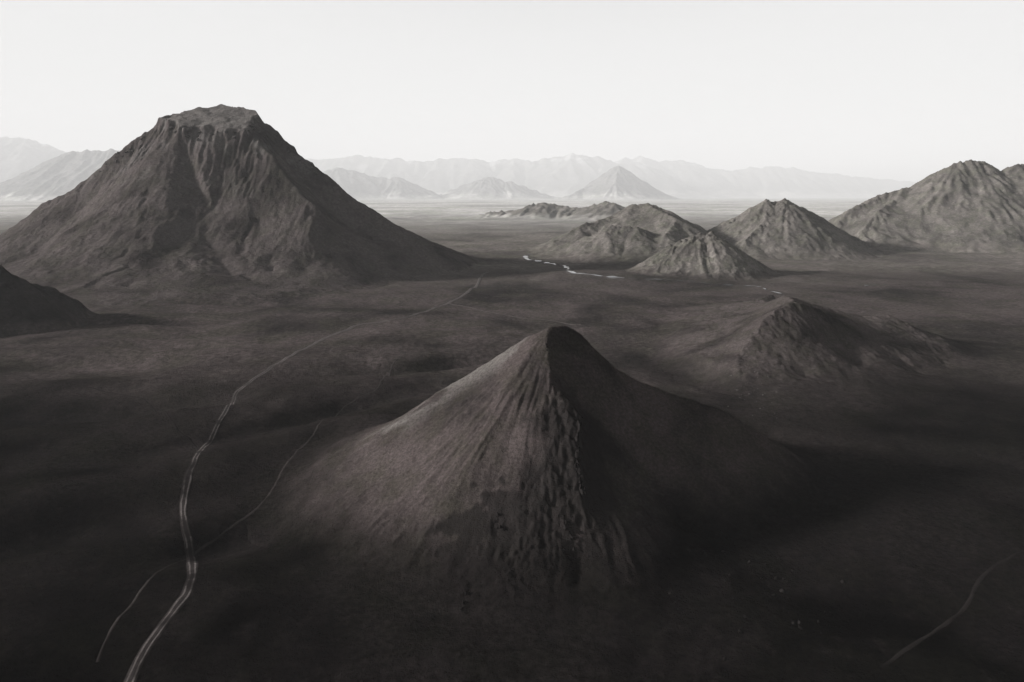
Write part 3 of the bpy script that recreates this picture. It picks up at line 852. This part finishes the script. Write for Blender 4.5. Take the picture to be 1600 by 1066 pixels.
# ------------------------------------------------------------------ rocks
def rock_mesh(name, seed, sub=2):
    bm = bmesh.new(); bmesh.ops.create_icosphere(bm, subdivisions=sub, radius=1.0)
    rng = random.Random(seed)
    cuts = [(Vector((rng.uniform(-1, 1), rng.uniform(-1, 1), rng.uniform(-0.6, 1))).normalized(), rng.uniform(0.45, 0.85)) for _ in range(9)]
    for v in bm.verts:
        for n_, d_ in cuts:
            q = v.co.dot(n_)
            if q > d_: v.co -= n_ * (q - d_) * 0.92
        v.co *= 1 + rng.uniform(-0.05, 0.05)
    me = bpy.data.meshes.new(name); bm.to_mesh(me); bm.free()
    return me
mr, tr, br_ = new_mat("lava_rock"); NR = NB(tr); pr = NR.pos()
NR.l(NR.ramp(NR.noise(pr, 0.8, 6, 0.7), [(0.3, (0.007, 0.0063, 0.006)), (0.55, (0.008, 0.0072, 0.007)), (0.78, (0.012, 0.011, 0.0106))]), br_.inputs["Base Color"])
NR.bump(br_, NR.noise(pr, 2.5, 6, 0.7), 0.2)
ROCKS = [rock_mesh("boulder", 900 + i) for i in range(7)]
for me in ROCKS: me.materials.append(mr)
rng = random.Random(5)
def put_rock(name, me, x, y, s, sq=(1, 1, 1), rz=None, tilt=0.25, sink=0.35, parent=None):
    o = bpy.data.objects.new(name, me); coll.objects.link(o)
    o.location = (x, y, float(surf_z(x, y)[0]) + s * sq[2] * (0.75 - sink))
    o.rotation_euler = (rng.uniform(-tilt, tilt), rng.uniform(-tilt, tilt), rng.uniform(0, 6.28) if rz is None else rz)
    o.scale = (s * sq[0], s * sq[1], s * sq[2])
    if parent: o.parent = parent
    return o
mp, tp, bp_ = new_mat("pale_rock"); NP = NB(tp); pp_ = NP.pos()
NP.l(NP.ramp(NP.noise(pp_, 0.6, 6, 0.7), [(0.3, (0.016, 0.0145, 0.014)), (0.75, (0.06, 0.055, 0.053))]), bp_.inputs["Base Color"])
PALE_ROCKS = [rock_mesh("boulder", 950 + i) for i in range(5)]
for me in PALE_ROCKS: me.materials.append(mp)
def scatter(px_box, n, smin_, smax_, label, group, meshes=ROCKS):
    for _ in range(n):
        px = rng.gauss((px_box[0] + px_box[2]) / 2, (px_box[2] - px_box[0]) / 4); py = rng.gauss((px_box[1] + px_box[3]) / 2, (px_box[3] - px_box[1]) / 4)
        x, y = land_at(px, py)
        s_ = smin_ + (smax_ - smin_) * rng.random() ** 3
        tag(put_rock("boulder", rng.choice(meshes), x, y, s_, (1, rng.uniform(0.7, 1.2), rng.uniform(0.55, 0.9))), label, "boulder", group)
scatter((1040, 820, 1330, 1020), 90, 0.4, 1.5, "small boulder scattered on the dark scree right of the pyramid peak's foot", "boulders right of the peak's foot")
scatter((760, 860, 1020, 1010), 40, 0.3, 0.9, "small boulder on the dark scree straight below the pyramid peak", "boulders straight below the peak")
scatter((1150, 560, 1225, 650), 40, 0.4, 1.5, "pale rock in the rubble between the pyramid peak and the low dark hill", "rubble between the peak and the low hill", PALE_ROCKS)
# ledges and blocks of the cap rock on the flat-topped mountain
def blocks(line, n, spread, s0, s1, flat):
    P = smooth_path([land_at(*q) for q in line], 3.0)
    for _ in range(n):
        q = P[rng.randrange(len(P))]
        put_rock("rock_outcrop", rng.choice(PALE_ROCKS), q[0] + rng.gauss(0, spread), q[1] + rng.gauss(0, spread), rng.uniform(s0, s1), (rng.uniform(1.0, 1.9), rng.uniform(0.8, 1.4), rng.uniform(*flat)), None, 0.2, 0.75, table)
blocks([(266, 196), (292, 206), (322, 209), (352, 206), (380, 202)], 16, 4, 3.0, 6.0, (0.5, 0.8))
blocks([(386, 203), (398, 204), (412, 208)], 8, 3, 4.0, 7.5, (0.35, 0.55))
blocks([(428, 212), (446, 228), (466, 248), (492, 268)], 14, 4, 2.5, 4.5, (0.5, 0.8))
blocks([(158, 264), (178, 250), (200, 236), (222, 222)], 14, 4, 2.0, 3.8, (0.7, 1.1))
# crags standing out of the peak's crest and of the ribs below it
def outcrops(line, n, spread, s0, s1, tall):
    P = smooth_path([land_at(*q) for q in line], 1.5)
    for _ in range(n):
        q = P[rng.randrange(len(P))]
        s_ = rng.uniform(s0, s1)
        o = put_rock("rock_outcrop", rng.choice(ROCKS), q[0] + rng.gauss(0, spread), q[1] + rng.gauss(0, spread * 1.4), s_, (rng.uniform(0.6, 0.9), rng.uniform(1.0, 2.0), rng.uniform(*tall)), rng.gauss(0.0, 0.25), 0.3, 0.5, peak)
outcrops([(903, 648), (906, 690), (903, 730), (912, 770)], 34, 0.9, 0.6, 1.5, (1.0, 1.9))
outcrops([(770, 780), (765, 800), (790, 830)], 8, 1.5, 0.4, 1.1, (0.8, 1.4))
outcrops([(728, 905), (725, 930), (722, 950)], 8, 0.8, 0.4, 0.9, (0.8, 1.4))
outcrops([(880, 790), (885, 830), (900, 870)], 18, 4, 0.4, 1.0, (0.7, 1.3))
outcrops([(855, 520), (856, 560), (862, 602), (885, 624)], 16, 0.6, 0.4, 0.9, (0.6, 1.0))

# ------------------------------------------------------------------ haze
hm = bpy.data.materials.new("haze_air"); hm.use_nodes = True
ht = hm.node_tree; ht.nodes.clear()
ho = ht.nodes.new("ShaderNodeOutputMaterial"); hv = ht.nodes.new("ShaderNodeVolumePrincipled")
hv.inputs["Color"].default_value = (0.452, 0.460, 0.467, 1)
hv.inputs["Density"].default_value = 2.6e-5
hv.inputs["Anisotropy"].default_value = 0.0
ht.links.new(hv.outputs[0], ho.inputs["Volume"])
bx = [(-126000, 126000), (-126000, 126000), (-60, 5900)]
hvts = [(x, y, z) for z in bx[2] for y in bx[1] for x in bx[0]]
hz = mesh_object("haze", hvts, [(0, 2, 3, 1), (4, 5, 7, 6), (0, 1, 5, 4), (2, 6, 7, 3), (0, 4, 6, 2), (1, 3, 7, 5)], hm, smooth=False)
tag(hz, "pale even haze lying over the whole plain", "haze", kind='stuff')
